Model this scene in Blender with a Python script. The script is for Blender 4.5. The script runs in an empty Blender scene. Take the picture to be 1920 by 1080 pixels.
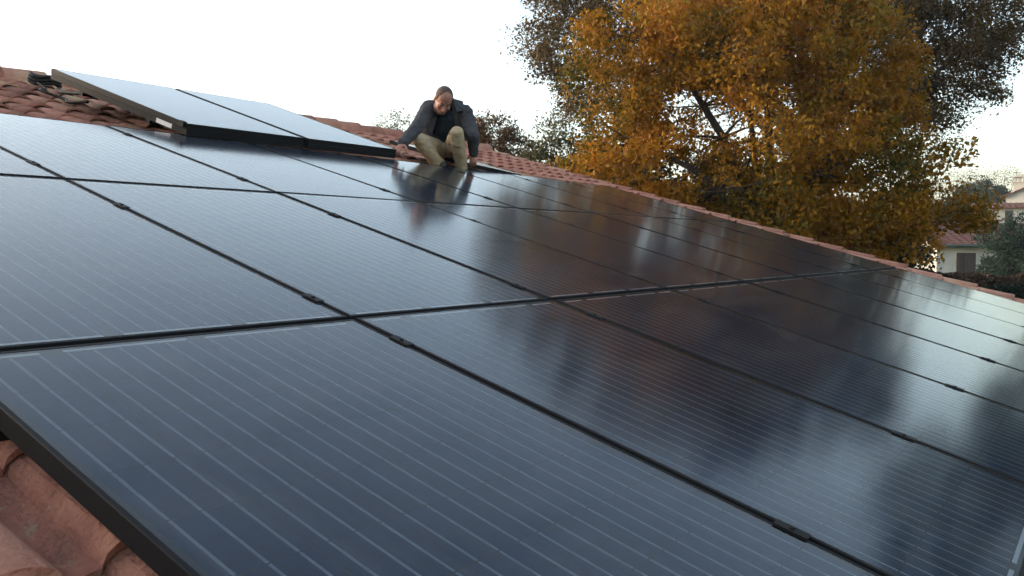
import bpy, bmesh, math, random
import numpy as np
from mathutils import Vector, Matrix, noise as mnoise

random.seed(7)
rng = np.random.default_rng(11)
SC = bpy.context.scene
COL = SC.collection
R_ = math.radians

# ------------------------------------------------------------------ camera
SLOPE = R_(16.1)                       # pitch of the tiled roof
CAM_Z = 3.60
F_PX = 1560.3                          # focal length in pixels of a 1920 wide picture
# camera axes in roof coordinates (x along the ridge, y up the slope, z off the roof)
AX_R = Vector((0.58892884, -0.77634814, 0.22460272))
AX_D = Vector((-0.03944025, -0.30518712, -0.95147532))
AX_F = Vector((0.80722196, 0.55149287, -0.21035286))
CAM_ROOF = Vector((-0.597, 0.0658, 0.667))
M_ROOF = Matrix(((1, 0, 0), (0, math.cos(SLOPE), -math.sin(SLOPE)), (0, math.sin(SLOPE), math.cos(SLOPE))))
EAVE_Z = CAM_Z - (M_ROOF @ CAM_ROOF).z


def roof_pt(x, y, z=0.0):
    return M_ROOF @ Vector((x, y, z)) + Vector((0, 0, EAVE_Z))


CAM_W = roof_pt(*CAM_ROOF)
VR, VD, VF = M_ROOF @ AX_R, M_ROOF @ AX_D, M_ROOF @ AX_F
cam_d = bpy.data.cameras.new('camera')
cam = bpy.data.objects.new('camera', cam_d)
COL.objects.link(cam)
cam_d.sensor_width = 36.0
cam_d.lens = F_PX / 1920 * 36.0
cam_d.clip_start = 0.02
cam_d.clip_end = 3000
rot = Matrix((VR, -VD, -VF)).transposed().to_4x4()
cam.matrix_world = Matrix.Translation(CAM_W) @ rot
SC.camera = cam


def at(px, py, depth):
    """World point seen at a pixel of the 1920 wide picture, DEPTH metres ahead."""
    return CAM_W + depth * (VF + VR * ((px - 960) / F_PX) + VD * ((py - 540) / F_PX))


def ground_at(px, depth):
    p = at(px, 461, depth)
    return Vector((p.x, p.y, 0))


# ------------------------------------------------------------------ sky and sun
VIEW_AZ = math.atan2(VF.x, VF.y)       # from +Y towards +X
SUN_AZ = VIEW_AZ + R_(-75)
SUN_EL = R_(9)
world = bpy.data.worlds.new('World')
SC.world = world
world.use_nodes = True
wn, wl = world.node_tree.nodes, world.node_tree.links
bg = wn['Background']
sky = wn.new('ShaderNodeTexSky')
sky.sky_type = 'NISHITA'
sky.sun_disc = False
sky.sun_elevation = SUN_EL
sky.sun_rotation = SUN_AZ
sky.altitude = 200
sky.air_density = 1.0
sky.dust_density = 3.0
sky.ozone_density = 1.0
hsv = wn.new('ShaderNodeHueSaturation')
hsv.inputs['Saturation'].default_value = 0.72
wl.new(sky.outputs[0], hsv.inputs['Color'])
wl.new(hsv.outputs[0], bg.inputs['Color'])
bg.inputs['Strength'].default_value = 0.15

sd = bpy.data.lights.new('sun', 'SUN')
sun = bpy.data.objects.new('sun', sd)
COL.objects.link(sun)
sd.energy = 0.3
sd.angle = R_(30)
sd.color = (1.0, 0.9, 0.76)
sdir = Vector((math.sin(SUN_AZ) * math.cos(SUN_EL), math.cos(SUN_AZ) * math.cos(SUN_EL), math.sin(SUN_EL)))
sun.rotation_euler = sdir.to_track_quat('Z', 'Y').to_euler()
sun.location = (0, 0, 40)

SC.view_settings.view_transform = 'Standard'
SC.view_settings.look = 'None'
SC.view_settings.gamma = 1.0
SC.view_settings.exposure = 2.0
SC.cycles.max_bounces = 6
SC.cycles.diffuse_bounces = 3
SC.cycles.glossy_bounces = 3
SC.cycles.transmission_bounces = 3
SC.cycles.transparent_max_bounces = 6
SC.cycles.volume_bounces = 0
SC.cycles.use_adaptive_sampling = True
SC.cycles.adaptive_threshold = 0.03
SC.cycles.caustics_reflective = False
SC.cycles.caustics_refractive = False


# ------------------------------------------------------------------ helpers
def tag(o, label=None, cat=None, group=None, kind=None):
    if label:
        o['label'] = label
    if cat:
        o['category'] = cat
    if group:
        o['group'] = group
    if kind:
        o['kind'] = kind
    return o


def empty(name, loc=(0, 0, 0), mat=None):
    o = bpy.data.objects.new(name, None)
    COL.objects.link(o)
    o.empty_display_size = 0.1
    if mat is not None:
        o.matrix_world = mat
    else:
        o.location = loc
    return o


def link(name, mesh, parent=None, loc=None, rotm=None):
    o = bpy.data.objects.new(name, mesh)
    COL.objects.link(o)
    if parent is not None:
        o.parent = parent
    if loc is not None:
        o.location = loc
    if rotm is not None:
        o.rotation_euler = rotm
    return o


def mesh_py(name, verts, faces, mats, midx=None, smooth=False):
    me = bpy.data.meshes.new(name)
    me.from_pydata([tuple(v) for v in verts], [], faces)
    for m in (mats if isinstance(mats, (list, tuple)) else [mats]):
        me.materials.append(m)
    if midx is not None:
        me.polygons.foreach_set('material_index', midx)
    if smooth:
        me.polygons.foreach_set('use_smooth', [True] * len(me.polygons))
    me.update()
    return me


class MB:
    """Collects shapes for ONE mesh."""
    def __init__(self):
        self.v, self.f, self.m = [], [], []

    def quad(self, a, b, c, d, m=0):
        n = len(self.v)
        self.v += [a, b, c, d]
        self.f.append((n, n + 1, n + 2, n + 3))
        self.m.append(m)

    def box(self, x0, x1, y0, y1, z0, z1, m=0, top=None):
        n = len(self.v)
        self.v += [(x0, y0, z0), (x1, y0, z0), (x1, y1, z0), (x0, y1, z0), (x0, y0, z1), (x1, y0, z1), (x1, y1, z1), (x0, y1, z1)]
        for i, f in enumerate([(0, 3, 2, 1), (4, 5, 6, 7), (0, 1, 5, 4), (1, 2, 6, 5), (2, 3, 7, 6), (3, 0, 4, 7)]):
            self.f.append(tuple(n + k for k in f))
            self.m.append(top if (top is not None and i == 1) else m)

    def poly(self, pts, m=0):
        n = len(self.v)
        self.v += list(pts)
        self.f.append(tuple(range(n, n + len(pts))))
        self.m.append(m)

    def prism(self, pts, off, m=0):
        """pts: outline; off: extrusion vector."""
        k = len(pts)
        n = len(self.v)
        off = Vector(off)
        self.v += [tuple(p) for p in pts] + [tuple(Vector(p) + off) for p in pts]
        self.f.append(tuple(range(n + k - 1, n - 1, -1)))
        self.f.append(tuple(range(n + k, n + 2 * k)))
        self.m += [m, m]
        for i in range(k):
            j = (i + 1) % k
            self.f.append((n + i, n + j, n + k + j, n + k + i))
            self.m.append(m)

    def tube(self, pts, radii, seg=8, m=0, cap=True):
        pts = [Vector(p) for p in pts]
        n0 = len(self.v)
        prev = None
        for i, p in enumerate(pts):
            d = (pts[min(i + 1, len(pts) - 1)] - pts[max(i - 1, 0)])
            d = d.normalized() if d.length > 1e-9 else Vector((0, 0, 1))
            if prev is None:
                a = d.orthogonal().normalized()
            else:
                a = (prev - d * prev.dot(d))
                a = a.normalized() if a.length > 1e-6 else d.orthogonal().normalized()
            prev = a
            b = d.cross(a)
            r = radii[i] if isinstance(radii, (list, tuple)) else radii
            for k in range(seg):
                t = 2 * math.pi * k / seg
                self.v.append(tuple(p + a * (r * math.cos(t)) + b * (r * math.sin(t))))
        for i in range(len(pts) - 1):
            for k in range(seg):
                k2 = (k + 1) % seg
                self.f.append((n0 + i * seg + k, n0 + i * seg + k2, n0 + (i + 1) * seg + k2, n0 + (i + 1) * seg + k))
                self.m.append(m)
        if cap:
            self.f.append(tuple(n0 + k for k in range(seg - 1, -1, -1)))
            self.f.append(tuple(n0 + (len(pts) - 1) * seg + k for k in range(seg)))
            self.m += [m, m]

    def mesh(self, name, mats, smooth=False):
        return mesh_py(name, self.v, self.f, mats, self.m, smooth)

    def build(self, name, mats, parent=None, smooth=False, **kw):
        return link(name, self.mesh(name, mats, smooth), parent, **kw)


def new_mat(name):
    m = bpy.data.materials.new(name)
    m.use_nodes = True
    return m, m.node_tree.nodes, m.node_tree.links, m.node_tree.nodes['Principled BSDF']


def ramp(nodes, stops):
    r = nodes.new('ShaderNodeValToRGB')
    el = r.color_ramp.elements
    while len(el) < len(stops):
        el.new(0.5)
    for e, (p, c) in zip(el, stops):
        e.position = p
        e.color = (*c, 1)
    return r


def noise_mat(name, stops, scale=5.0, detail=5.0, rough=0.7, bump=0.0, bscale=None, coord='Object', rnd=0.0, stretch=None, metallic=0.0, spec=0.5, lichen=None):
    """Principled material whose colour wanders along a ramp; RND shifts it per object."""
    m, n, l, b = new_mat(name)
    tc = n.new('ShaderNodeTexCoord')
    src = tc.outputs[coord]
    if stretch:
        mp = n.new('ShaderNodeMapping')
        mp.inputs['Scale'].default_value = stretch
        l.new(src, mp.inputs['Vector'])
        src = mp.outputs[0]
    tx = n.new('ShaderNodeTexNoise')
    tx.noise_dimensions = '4D'
    tx.inputs['Scale'].default_value = scale
    tx.inputs['Detail'].default_value = detail
    tx.inputs['Roughness'].default_value = 0.6
    l.new(src, tx.inputs['Vector'])
    oi = n.new('ShaderNodeObjectInfo')
    mw = n.new('ShaderNodeMath')
    mw.operation = 'MULTIPLY'
    mw.inputs[1].default_value = 37.0
    l.new(oi.outputs['Random'], mw.inputs[0])
    l.new(mw.outputs[0], tx.inputs['W'])
    fac = tx.outputs['Fac']
    if rnd:
        ma = n.new('ShaderNodeMath')
        ma.operation = 'MULTIPLY_ADD'
        ma.inputs[1].default_value = rnd
        l.new(oi.outputs['Random'], ma.inputs[0])
        sb = n.new('ShaderNodeMath')
        sb.operation = 'SUBTRACT'
        sb.inputs[1].default_value = rnd * 0.5
        l.new(fac, sb.inputs[0])
        l.new(sb.outputs[0], ma.inputs[2])
        fac = ma.outputs[0]
    r = ramp(n, stops)
    l.new(fac, r.inputs['Fac'])
    col = r.outputs[0]
    for (lc, ls, lo, hi) in (lichen or ()):
        t4 = n.new('ShaderNodeTexNoise')
        t4.noise_dimensions = '4D'
        t4.inputs['Scale'].default_value = ls
        t4.inputs['Detail'].default_value = 6
        t4.inputs['Roughness'].default_value = 0.7
        l.new(src, t4.inputs['Vector'])
        l.new(mw.outputs[0], t4.inputs['W'])
        mk = n.new('ShaderNodeMapRange')
        mk.inputs['From Min'].default_value = lo
        mk.inputs['From Max'].default_value = hi
        l.new(t4.outputs['Fac'], mk.inputs['Value'])
        mc = n.new('ShaderNodeMix')
        mc.data_type = 'RGBA'
        mc.inputs['B'].default_value = (*lc, 1)
        l.new(mk.outputs[0], mc.inputs['Factor'])
        l.new(col, mc.inputs['A'])
        col = mc.outputs['Result']
    l.new(col, b.inputs['Base Color'])
    b.inputs['Roughness'].default_value = rough
    b.inputs['Metallic'].default_value = metallic
    b.inputs['Specular IOR Level'].default_value = spec
    if bump:
        t2 = n.new('ShaderNodeTexNoise')
        t2.inputs['Scale'].default_value = bscale or scale * 6
        t2.inputs['Detail'].default_value = 6
        l.new(src, t2.inputs['Vector'])
        bp = n.new('ShaderNodeBump')
        bp.inputs['Strength'].default_value = bump
        bp.inputs['Distance'].default_value = 0.02
        l.new(t2.outputs['Fac'], bp.inputs['Height'])
        l.new(bp.outputs[0], b.inputs['Normal'])
    return m


def leaf_mat(name, stops, scale=0.6, transl=0.35):
    """Leaf colours: slow drift through the crown plus a random step for each leaf."""
    m, n, l, b = new_mat(name)
    out = n['Material Output']
    geo = n.new('ShaderNodeNewGeometry')
    tc = n.new('ShaderNodeTexCoord')
    tx = n.new('ShaderNodeTexNoise')
    tx.inputs['Scale'].default_value = scale
    tx.inputs['Detail'].default_value = 3
    l.new(tc.outputs['Object'], tx.inputs['Vector'])
    ma = n.new('ShaderNodeMath')
    ma.operation = 'MULTIPLY_ADD'
    ma.inputs[1].default_value = 0.42
    l.new(geo.outputs['Random Per Island'], ma.inputs[0])
    sb = n.new('ShaderNodeMath')
    sb.operation = 'MULTIPLY_ADD'
    sb.inputs[1].default_value = 2.2
    sb.inputs[2].default_value = -0.78
    l.new(tx.outputs['Fac'], sb.inputs[0])
    l.new(sb.outputs[0], ma.inputs[2])
    r = ramp(n, stops)
    l.new(ma.outputs[0], r.inputs['Fac'])
    l.new(r.outputs[0], b.inputs['Base Color'])
    b.inputs['Roughness'].default_value = 0.6
    b.inputs['Specular IOR Level'].default_value = 0.2
    tr = n.new('ShaderNodeBsdfTranslucent')
    l.new(r.outputs[0], tr.inputs['Color'])
    mx = n.new('ShaderNodeMixShader')
    mx.inputs[0].default_value = transl
    l.new(b.outputs[0], mx.inputs[1])
    l.new(tr.outputs[0], mx.inputs[2])
    l.new(mx.outputs[0], out.inputs['Surface'])
    return m


# ------------------------------------------------------------------ materials
def glass_material():
    m, n, l, b = new_mat('panel_glass')
    out = n['Material Output']
    n.remove(b)
    tc = n.new('ShaderNodeTexCoord')
    oi = n.new('ShaderNodeObjectInfo')
    # slightly dewy, dusty solar glass: the sheen is uneven in large soft patches
    tx = n.new('ShaderNodeTexNoise')
    tx.noise_dimensions = '4D'
    tx.inputs['Scale'].default_value = 2.2
    tx.inputs['Detail'].default_value = 5
    tx.inputs['Roughness'].default_value = 0.55
    tx.inputs['Distortion'].default_value = 0.8
    mw = n.new('ShaderNodeMath')
    mw.operation = 'MULTIPLY'
    mw.inputs[1].default_value = 29.0
    l.new(oi.outputs['Random'], mw.inputs[0])
    l.new(mw.outputs[0], tx.inputs['W'])
    mpg = n.new('ShaderNodeMapping')
    mpg.inputs['Rotation'].default_value = (0, 0, R_(35))
    mpg.inputs['Scale'].default_value = (1.0, 2.6, 1.0)
    l.new(tc.outputs['Object'], mpg.inputs['Vector'])
    l.new(mpg.outputs[0], tx.inputs['Vector'])
    mr = n.new('ShaderNodeMapRange')
    mr.inputs['From Min'].default_value = 0.3
    mr.inputs['From Max'].default_value = 0.7
    mr.inputs['To Min'].default_value = 0.105
    mr.inputs['To Max'].default_value = 0.135
    l.new(tx.outputs['Fac'], mr.inputs['Value'])
    # pebbled texture of the rolled glass
    t2 = n.new('ShaderNodeTexNoise')
    t2.inputs['Scale'].default_value = 260
    t2.inputs['Detail'].default_value = 2
    l.new(tc.outputs['Object'], t2.inputs['Vector'])
    bp = n.new('ShaderNodeBump')
    bp.inputs['Strength'].default_value = 0.06
    bp.inputs['Distance'].default_value = 0.0006
    l.new(t2.outputs['Fac'], bp.inputs['Height'])
    fr = n.new('ShaderNodeFresnel')
    fr.inputs['IOR'].default_value = 1.50
    gl = n.new('ShaderNodeBsdfGlossy')
    gl.inputs['Color'].default_value = (0.94, 0.98, 0.98, 1)
    l.new(mr.outputs[0], gl.inputs['Roughness'])
    l.new(bp.outputs[0], gl.inputs['Normal'])
    tr = n.new('ShaderNodeBsdfTransparent')
    tr.inputs['Color'].default_value = (0.93, 0.95, 0.95, 1)
    # thin film of dust
    df = n.new('ShaderNodeBsdfDiffuse')
    df.inputs['Color'].default_value = (0.45, 0.42, 0.38, 1)
    md = n.new('ShaderNodeMapRange')
    md.inputs['From Min'].default_value = 0.35
    md.inputs['From Max'].default_value = 0.8
    md.inputs['To Min'].default_value = 0.001
    md.inputs['To Max'].default_value = 0.055
    l.new(tx.outputs['Fac'], md.inputs['Value'])
    # rain runs and wiped smears down the slope
    mps = n.new('ShaderNodeMapping')
    mps.inputs['Scale'].default_value = (38.0, 1.6, 1.0)
    l.new(tc.outputs['Object'], mps.inputs['Vector'])
    t3 = n.new('ShaderNodeTexNoise')
    t3.noise_dimensions = '4D'
    t3.inputs['Scale'].default_value = 1.0
    t3.inputs['Detail'].default_value = 4
    l.new(mps.outputs[0], t3.inputs['Vector'])
    l.new(mw.outputs[0], t3.inputs['W'])
    m3 = n.new('ShaderNodeMapRange')
    m3.inputs['From Min'].default_value = 0.55
    m3.inputs['From Max'].default_value = 0.8
    m3.inputs['To Min'].default_value = 0.0
    m3.inputs['To Max'].default_value = 0.06
    l.new(t3.outputs['Fac'], m3.inputs['Value'])
    sm_ = n.new('ShaderNodeMath')
    sm_.operation = 'ADD'
    l.new(md.outputs[0], sm_.inputs[0])
    l.new(m3.outputs[0], sm_.inputs[1])
    m1 = n.new('ShaderNodeMixShader')
    l.new(sm_.outputs[0], m1.inputs[0])
    l.new(tr.outputs[0], m1.inputs[1])
    l.new(df.outputs[0], m1.inputs[2])
    m2 = n.new('ShaderNodeMixShader')
    # anti-reflective coat: weaker than bare glass seen square on, as strong at a grazing angle
    pw = n.new('ShaderNodeMath')
    pw.operation = 'POWER'
    pw.inputs[1].default_value = 1.1
    l.new(fr.outputs[0], pw.inputs[0])
    pm = n.new('ShaderNodeMath')
    pm.operation = 'MULTIPLY'
    pm.use_clamp = True
    pm.inputs[1].default_value = 1.05
    l.new(pw.outputs[0], pm.inputs[0])
    l.new(pm.outputs[0], m2.inputs[0])
    l.new(m1.outputs[0], m2.inputs[1])
    l.new(gl.outputs[0], m2.inputs[2])
    l.new(m2.outputs[0], out.inputs['Surface'])
    return m


def clear_material():
    m, n, l, b = new_mat('panel_glass_bonded_side')
    n.remove(b)
    tr = n.new('ShaderNodeBsdfTransparent')
    l.new(tr.outputs[0], n['Material Output'].inputs['Surface'])
    return m


def cell_material():
    """Polycrystalline silicon: blue with faint crystal flakes."""
    m, n, l, b = new_mat('silicon_cell')
    tc = n.new('ShaderNodeTexCoord')
    oi = n.new('ShaderNodeObjectInfo')
    mw = n.new('ShaderNodeMath')
    mw.operation = 'MULTIPLY'
    mw.inputs[1].default_value = 53.0
    l.new(oi.outputs['Random'], mw.inputs[0])
    vo = n.new('ShaderNodeTexVoronoi')
    vo.voronoi_dimensions = '4D'
    vo.inputs['Scale'].default_value = 45
    l.new(tc.outputs['Object'], vo.inputs['Vector'])
    l.new(mw.outputs[0], vo.inputs['W'])
    sep = n.new('ShaderNodeSeparateColor')
    l.new(vo.outputs['Color'], sep.inputs[0])
    tx = n.new('ShaderNodeTexNoise')
    tx.noise_dimensions = '4D'
    tx.inputs['Scale'].default_value = 7
    l.new(tc.outputs['Object'], tx.inputs['Vector'])
    l.new(mw.outputs[0], tx.inputs['W'])
    ad = n.new('ShaderNodeMath')
    ad.operation = 'MULTIPLY_ADD'
    ad.inputs[1].default_value = 0.35
    l.new(sep.outputs[0], ad.inputs[0])
    l.new(tx.outputs['Fac'], ad.inputs[2])
    r = ramp(n, [(0.3, (0.002, 0.019, 0.058)), (0.65, (0.003, 0.029, 0.085)), (1.0, (0.006, 0.042, 0.110))])
    l.new(ad.outputs[0], r.inputs['Fac'])
    l.new(r.outputs[0], b.inputs['Base Color'])
    b.inputs['Roughness'].default_value = 0.45
    b.inputs['Specular IOR Level'].default_value = 0.2
    return m


M = {}
M['glass'] = glass_material()
M['clear'] = clear_material()
M['cell'] = cell_material()
M['busbar'] = noise_mat('tinned_busbar', [(0.3, (0.21, 0.26, 0.31)), (0.7, (0.29, 0.35, 0.40))], 20, rough=0.5, spec=.2)
M['ribbon'] = noise_mat('tinned_ribbon', [(0.3, (0.74, 0.76, 0.77)), (0.7, (0.82, 0.83, 0.84))], 20, rough=0.4)
M['backsheet'] = noise_mat('black_backsheet', [(0.3, (0.012, 0.016, 0.024)), (0.7, (0.02, 0.025, 0.034))], 12, rough=0.6)
M['frame'] = noise_mat('black_anodised_frame', [(0.3, (0.010, 0.010, 0.011)), (0.7, (0.015, 0.015, 0.016))], 30, rough=0.5, stretch=(1, 1, 8), spec=.06)
M['rail'] = noise_mat('black_rail', [(0.3, (0.012, 0.012, 0.012)), (0.7, (0.018, 0.018, 0.018))], 20, rough=0.55, spec=.12)
M['steel'] = noise_mat('steel_bolt', [(0.3, (0.3, 0.3, 0.3)), (0.7, (0.45, 0.45, 0.45))], 30, rough=0.35, metallic=1)
M['sticker'] = noise_mat('paper_sticker', [(0.3, (0.62, 0.60, 0.60)), (0.7, (0.75, 0.73, 0.72))], 30, rough=0.7)
M['cable'] = noise_mat('black_cable', [(0.3, (0.012, 0.012, 0.013)), (0.7, (0.02, 0.02, 0.02))], 20, rough=0.6, spec=.1)
TILE_STOPS = [(0.12, (0.20, 0.095, 0.068)), (0.32, (0.33, 0.130, 0.088)), (0.5, (0.43, 0.185, 0.125)), (0.68, (0.50, 0.24, 0.165)), (0.85, (0.52, 0.35, 0.20))]
M['tile'] = noise_mat('terracotta_tile', TILE_STOPS, 9, 7, 0.9, 0.6, 70, rnd=0.6, lichen=[((0.30, 0.27, 0.19), 22, .58, .68), ((0.09, 0.06, 0.045), 13, .62, .78)])
M['ridge'] = noise_mat('terracotta_ridge', [(0.2, (0.26, 0.10, 0.065)), (0.45, (0.42, 0.17, 0.11)), (0.65, (0.50, 0.24, 0.16)), (0.85, (0.50, 0.32, 0.20))], 8, 7, 0.9, 0.6, 70, rnd=0.4, lichen=[((0.30, 0.27, 0.19), 22, .58, .68), ((0.09, 0.06, 0.045), 13, .62, .78)])
M['deck'] = noise_mat('roof_underlay', [(0.3, (0.05, 0.035, 0.03)), (0.7, (0.09, 0.06, 0.05))], 6, rough=0.9)
M['plaster'] = noise_mat('cream_plaster', [(0.3, (0.50, 0.46, 0.38)), (0.7, (0.62, 0.57, 0.48))], 2.5, 8, 0.9, 0.2, 40)
M['plaster_white'] = noise_mat('white_plaster', [(0.25, (0.40, 0.38, 0.34)), (0.7, (0.58, 0.56, 0.50))], 0.8, 8, 0.9, 0.2, 20)
M['zinc'] = noise_mat('brown_gutter', [(0.3, (0.035, 0.025, 0.02)), (0.7, (0.06, 0.042, 0.034))], 5, rough=0.6, spec=.2)
M['green_gutter'] = noise_mat('green_gutter', [(0.3, (0.015, 0.05, 0.03)), (0.7, (0.03, 0.08, 0.05))], 5, rough=0.5)
M['far_tile'] = noise_mat('far_red_tile', [(0.25, (0.11, 0.038, 0.030)), (0.5, (0.16, 0.060, 0.046)), (0.8, (0.21, 0.095, 0.072))], 3, 6, 0.9, 0.4, 20)
M['shutter'] = noise_mat('brown_shutter', [(0.3, (0.030, 0.018, 0.014)), (0.7, (0.055, 0.032, 0.024))], 3, rough=0.6, stretch=(1, 1, 0.1))
M['dark_glass'] = noise_mat('window_glass', [(0.3, (0.02, 0.022, 0.025)), (0.7, (0.04, 0.042, 0.045))], 2, rough=0.08)
M['bark'] = noise_mat('bark', [(0.3, (0.025, 0.02, 0.016)), (0.7, (0.07, 0.055, 0.042))], 6, 8, 0.95, 0.6, 30, stretch=(1, 1, 0.25))
M['gold'] = leaf_mat('golden_leaf', [(0.0, (0.045, 0.052, 0.012)), (0.2, (0.12, 0.10, 0.012)), (0.40, (0.28, 0.135, 0.009)), (0.62, (0.38, 0.185, 0.011)), (0.82, (0.31, 0.098, 0.009)), (1.0, (0.36, 0.25, 0.035))], 0.55, 0.42)
M['brown'] = leaf_mat('brown_leaf', [(0.0, (0.050, 0.036, 0.016)), (0.4, (0.10, 0.066, 0.026)), (0.75, (0.15, 0.095, 0.036)), (1.0, (0.16, 0.115, 0.05))], 0.4)
M['rust'] = leaf_mat('rusty_leaf', [(0.0, (0.045, 0.032, 0.013)), (0.5, (0.11, 0.052, 0.018)), (1.0, (0.16, 0.08, 0.03))], 0.8)
M['olive'] = leaf_mat('olive_leaf', [(0.0, (0.04, 0.05, 0.02)), (0.5, (0.09, 0.085, 0.03)), (1.0, (0.16, 0.12, 0.05))], 0.8)
M['evergreen'] = leaf_mat('evergreen_leaf', [(0.0, (0.008, 0.022, 0.014)), (0.5, (0.018, 0.040, 0.026)), (1.0, (0.034, 0.062, 0.040))], 0.9, 0.15)
M['pine'] = leaf_mat('pine_needle', [(0.0, (0.018, 0.030, 0.018)), (0.5, (0.032, 0.050, 0.030)), (1.0, (0.05, 0.07, 0.04))], 0.5, 0.1)
M['beech'] = leaf_mat('dry_beech_leaf', [(0.0, (0.022, 0.014, 0.010)), (0.5, (0.046, 0.028, 0.018)), (1.0, (0.075, 0.046, 0.028))], 0.9, 0.15)
M['grass'] = noise_mat('lawn', [(0.25, (0.030, 0.045, 0.012)), (0.5, (0.055, 0.070, 0.02)), (0.75, (0.09, 0.085, 0.03))], 0.25, 9, 0.95, 0.5, 8, coord='Object')

# ------------------------------------------------------------------ ground


def ground_h(x, y):
    d = (x - CAM_W.x) * math.sin(VIEW_AZ) + (y - CAM_W.y) * math.cos(VIEW_AZ)
    t = min(1, max(0, (d - 50) / 70))
    return 5.2 * t * t * (3 - 2 * t) + 0.12 * math.sin(x * 0.21) * math.sin(y * 0.17) * min(1, max(0, (d - 20) / 20))


def make_ground():
    ticks = [-900, -500, -300, -200] + list(range(-140, 241, 10)) + [300, 400, 600, 900, 1400]
    v = [(x, y, ground_h(x, y)) for y in ticks for x in ticks]
    n = len(ticks)
    f = [(j * n + i, j * n + i + 1, (j + 1) * n + i + 1, (j + 1) * n + i) for j in range(n - 1) for i in range(n - 1)]
    o = link('ground', mesh_py('ground', v, f, M['grass'], smooth=True))
    tag(o, 'rough grass and garden ground around the houses', 'ground', kind='structure')


make_ground()

# ------------------------------------------------------------------ the tiled house
RIDGE_Y = 8.1
VERGE_X0, VERGE_X1 = -1.45, 9.6
EAVE_Y = -0.30
ROOF_MAT = Matrix.Translation((0, 0, EAVE_Z)) @ M_ROOF.to_4x4()

house = empty('tiled_house', (3.5, 7.5, 0))
tag(house, 'low house whose terracotta tiled roof carries the solar array', 'house')


def child_world(name, mesh, parent, mat=None):
    """A part that keeps its own world matrix under a parent."""
    o = bpy.data.objects.new(name, mesh)
    COL.objects.link(o)
    o.parent = parent
    pm = parent.matrix_world
    o.matrix_parent_inverse = pm.inverted()
    if mat is not None:
        o.matrix_world = mat
    return o


bpy.context.view_layer.update()
CREST, TROUGH = -0.085, -0.140
mb = MB()
mb.box(VERGE_X0 + .03, VERGE_X1 - .03, EAVE_Y + .03, RIDGE_Y, -0.24, -0.165)
roof = child_world('roof', mb.mesh('roof', [M['deck']]), house, ROOF_MAT)
# the far slope, walls and gutter
ry, rz = roof_pt(0, RIDGE_Y, -0.15).yz
mb = MB()
mb.prism([(VERGE_X0, ry, rz - .1), (VERGE_X0, ry + 7.8, rz - 2.35), (VERGE_X0, ry + 7.8, rz - 2.25), (VERGE_X0, ry, rz)], (VERGE_X1 - VERGE_X0, 0, 0))
child_world('rear_roof', mb.mesh('rear_roof', [M['far_tile']]), house, Matrix())
ez = roof_pt(0, 0.25, -0.24).z
mb = MB()
ye = roof_pt(0, 0.25, -0.24).y
mb.prism([(VERGE_X0 + .4, ye, 0), (VERGE_X0 + .4, ye, ez - .02), (VERGE_X0 + .4, ry, rz - .16), (VERGE_X0 + .4, ry + 7.1, ez - .05), (VERGE_X0 + .4, ry + 7.1, 0)], (VERGE_X1 - VERGE_X0 - .8, 0, 0))
child_world('wall', mb.mesh('wall', [M['plaster']]), house, Matrix())
mb = MB()
gc = roof_pt(0, EAVE_Y - .05, -0.20)
k = 9
prof = [(gc.y - .065 * math.cos(math.pi * i / k), gc.z - .065 * math.sin(math.pi * i / k)) for i in range(k + 1)]
prof += [(gc.y + .062 * math.cos(math.pi * i / k), gc.z - .062 * math.sin(math.pi * i / k)) for i in range(k + 1)]
mb.prism([(VERGE_X0, a, b) for a, b in prof], (VERGE_X1 - VERGE_X0, 0, 0))
child_world('gutter', mb.mesh('gutter', [M['zinc']]), house, Matrix())

TW, TL, TEXP = 0.215, 0.42, 0.345      # tile cover width, length, exposed length


def tile_mesh(seed):
    """Roman tile: shallow pan and a tapering round barrel, with a thick lower lip."""
    r = random.Random(seed)
    rows = []
    th = 0.016
    rb = 0.074 + r.uniform(-.003, .003)
    for yy, rad in ((0.0, rb), (TL, rb - 0.012)):
        pts = []
        zz = th if yy == 0 else 0.0
        pts.append((-TW / 2 - .012, yy, TROUGH + zz + .008))
        pts.append((-TW / 2 + .025, yy, TROUGH + zz))
        cx = TW / 2 - 0.075
        for i in range(9):
            a = math.pi * (1 - i / 8)
            pts.append((cx + rad * math.cos(a), yy, TROUGH + zz + 0.006 + (CREST - TROUGH - .016 + (rad - .066)) * (math.sin(a) ** 0.85)))
        rows.append(pts)
    n = len(rows[0])
    v = rows[0] + rows[1] + [(x, y + .001, z - th) for x, y, z in rows[0]]
    f, s = [], []
    for i in range(n - 1):
        f.append((i, i + 1, n + i + 1, n + i))
        s.append(True)
    for i in range(n - 1):
        f.append((2 * n + i, 2 * n + i + 1, i + 1, i))
        s.append(False)
    me = mesh_py('tile', v, f, M['tile'])
    me.polygons.foreach_set('use_smooth', s)
    return me


tile_meshes = [tile_mesh(s) for s in range(4)]
# every tile cell of the roof; those in the picture are single objects, the rest one mass
spots = []
ny = int((RIDGE_Y - .08 - EAVE_Y) / TEXP)
nx = int((VERGE_X1 - VERGE_X0 - .2) / TW)
for j in range(ny):
    for i in range(nx):
        x = VERGE_X0 + .12 + (i + .5) * TW
        y = EAVE_Y + j * TEXP
        spots.append((x, y))


def shown(x, y):
    if -.02 < x < 8.02 and y < 4.75:
        return 0
    if 2.75 < x < 4.4 and 5.2 < y < 6.2:
        return 0
    c = Vector((x, y, CREST)) - CAM_ROOF
    d = c.dot(AX_F)
    if d < .15:
        return 0
    px, py = 960 + F_PX * c.dot(AX_R) / d, 540 + F_PX * c.dot(AX_D) / d
    if not (-90 < px < 2000 and 90 < py < 1180):
        return 0
    return F_PX * TW / d


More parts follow.
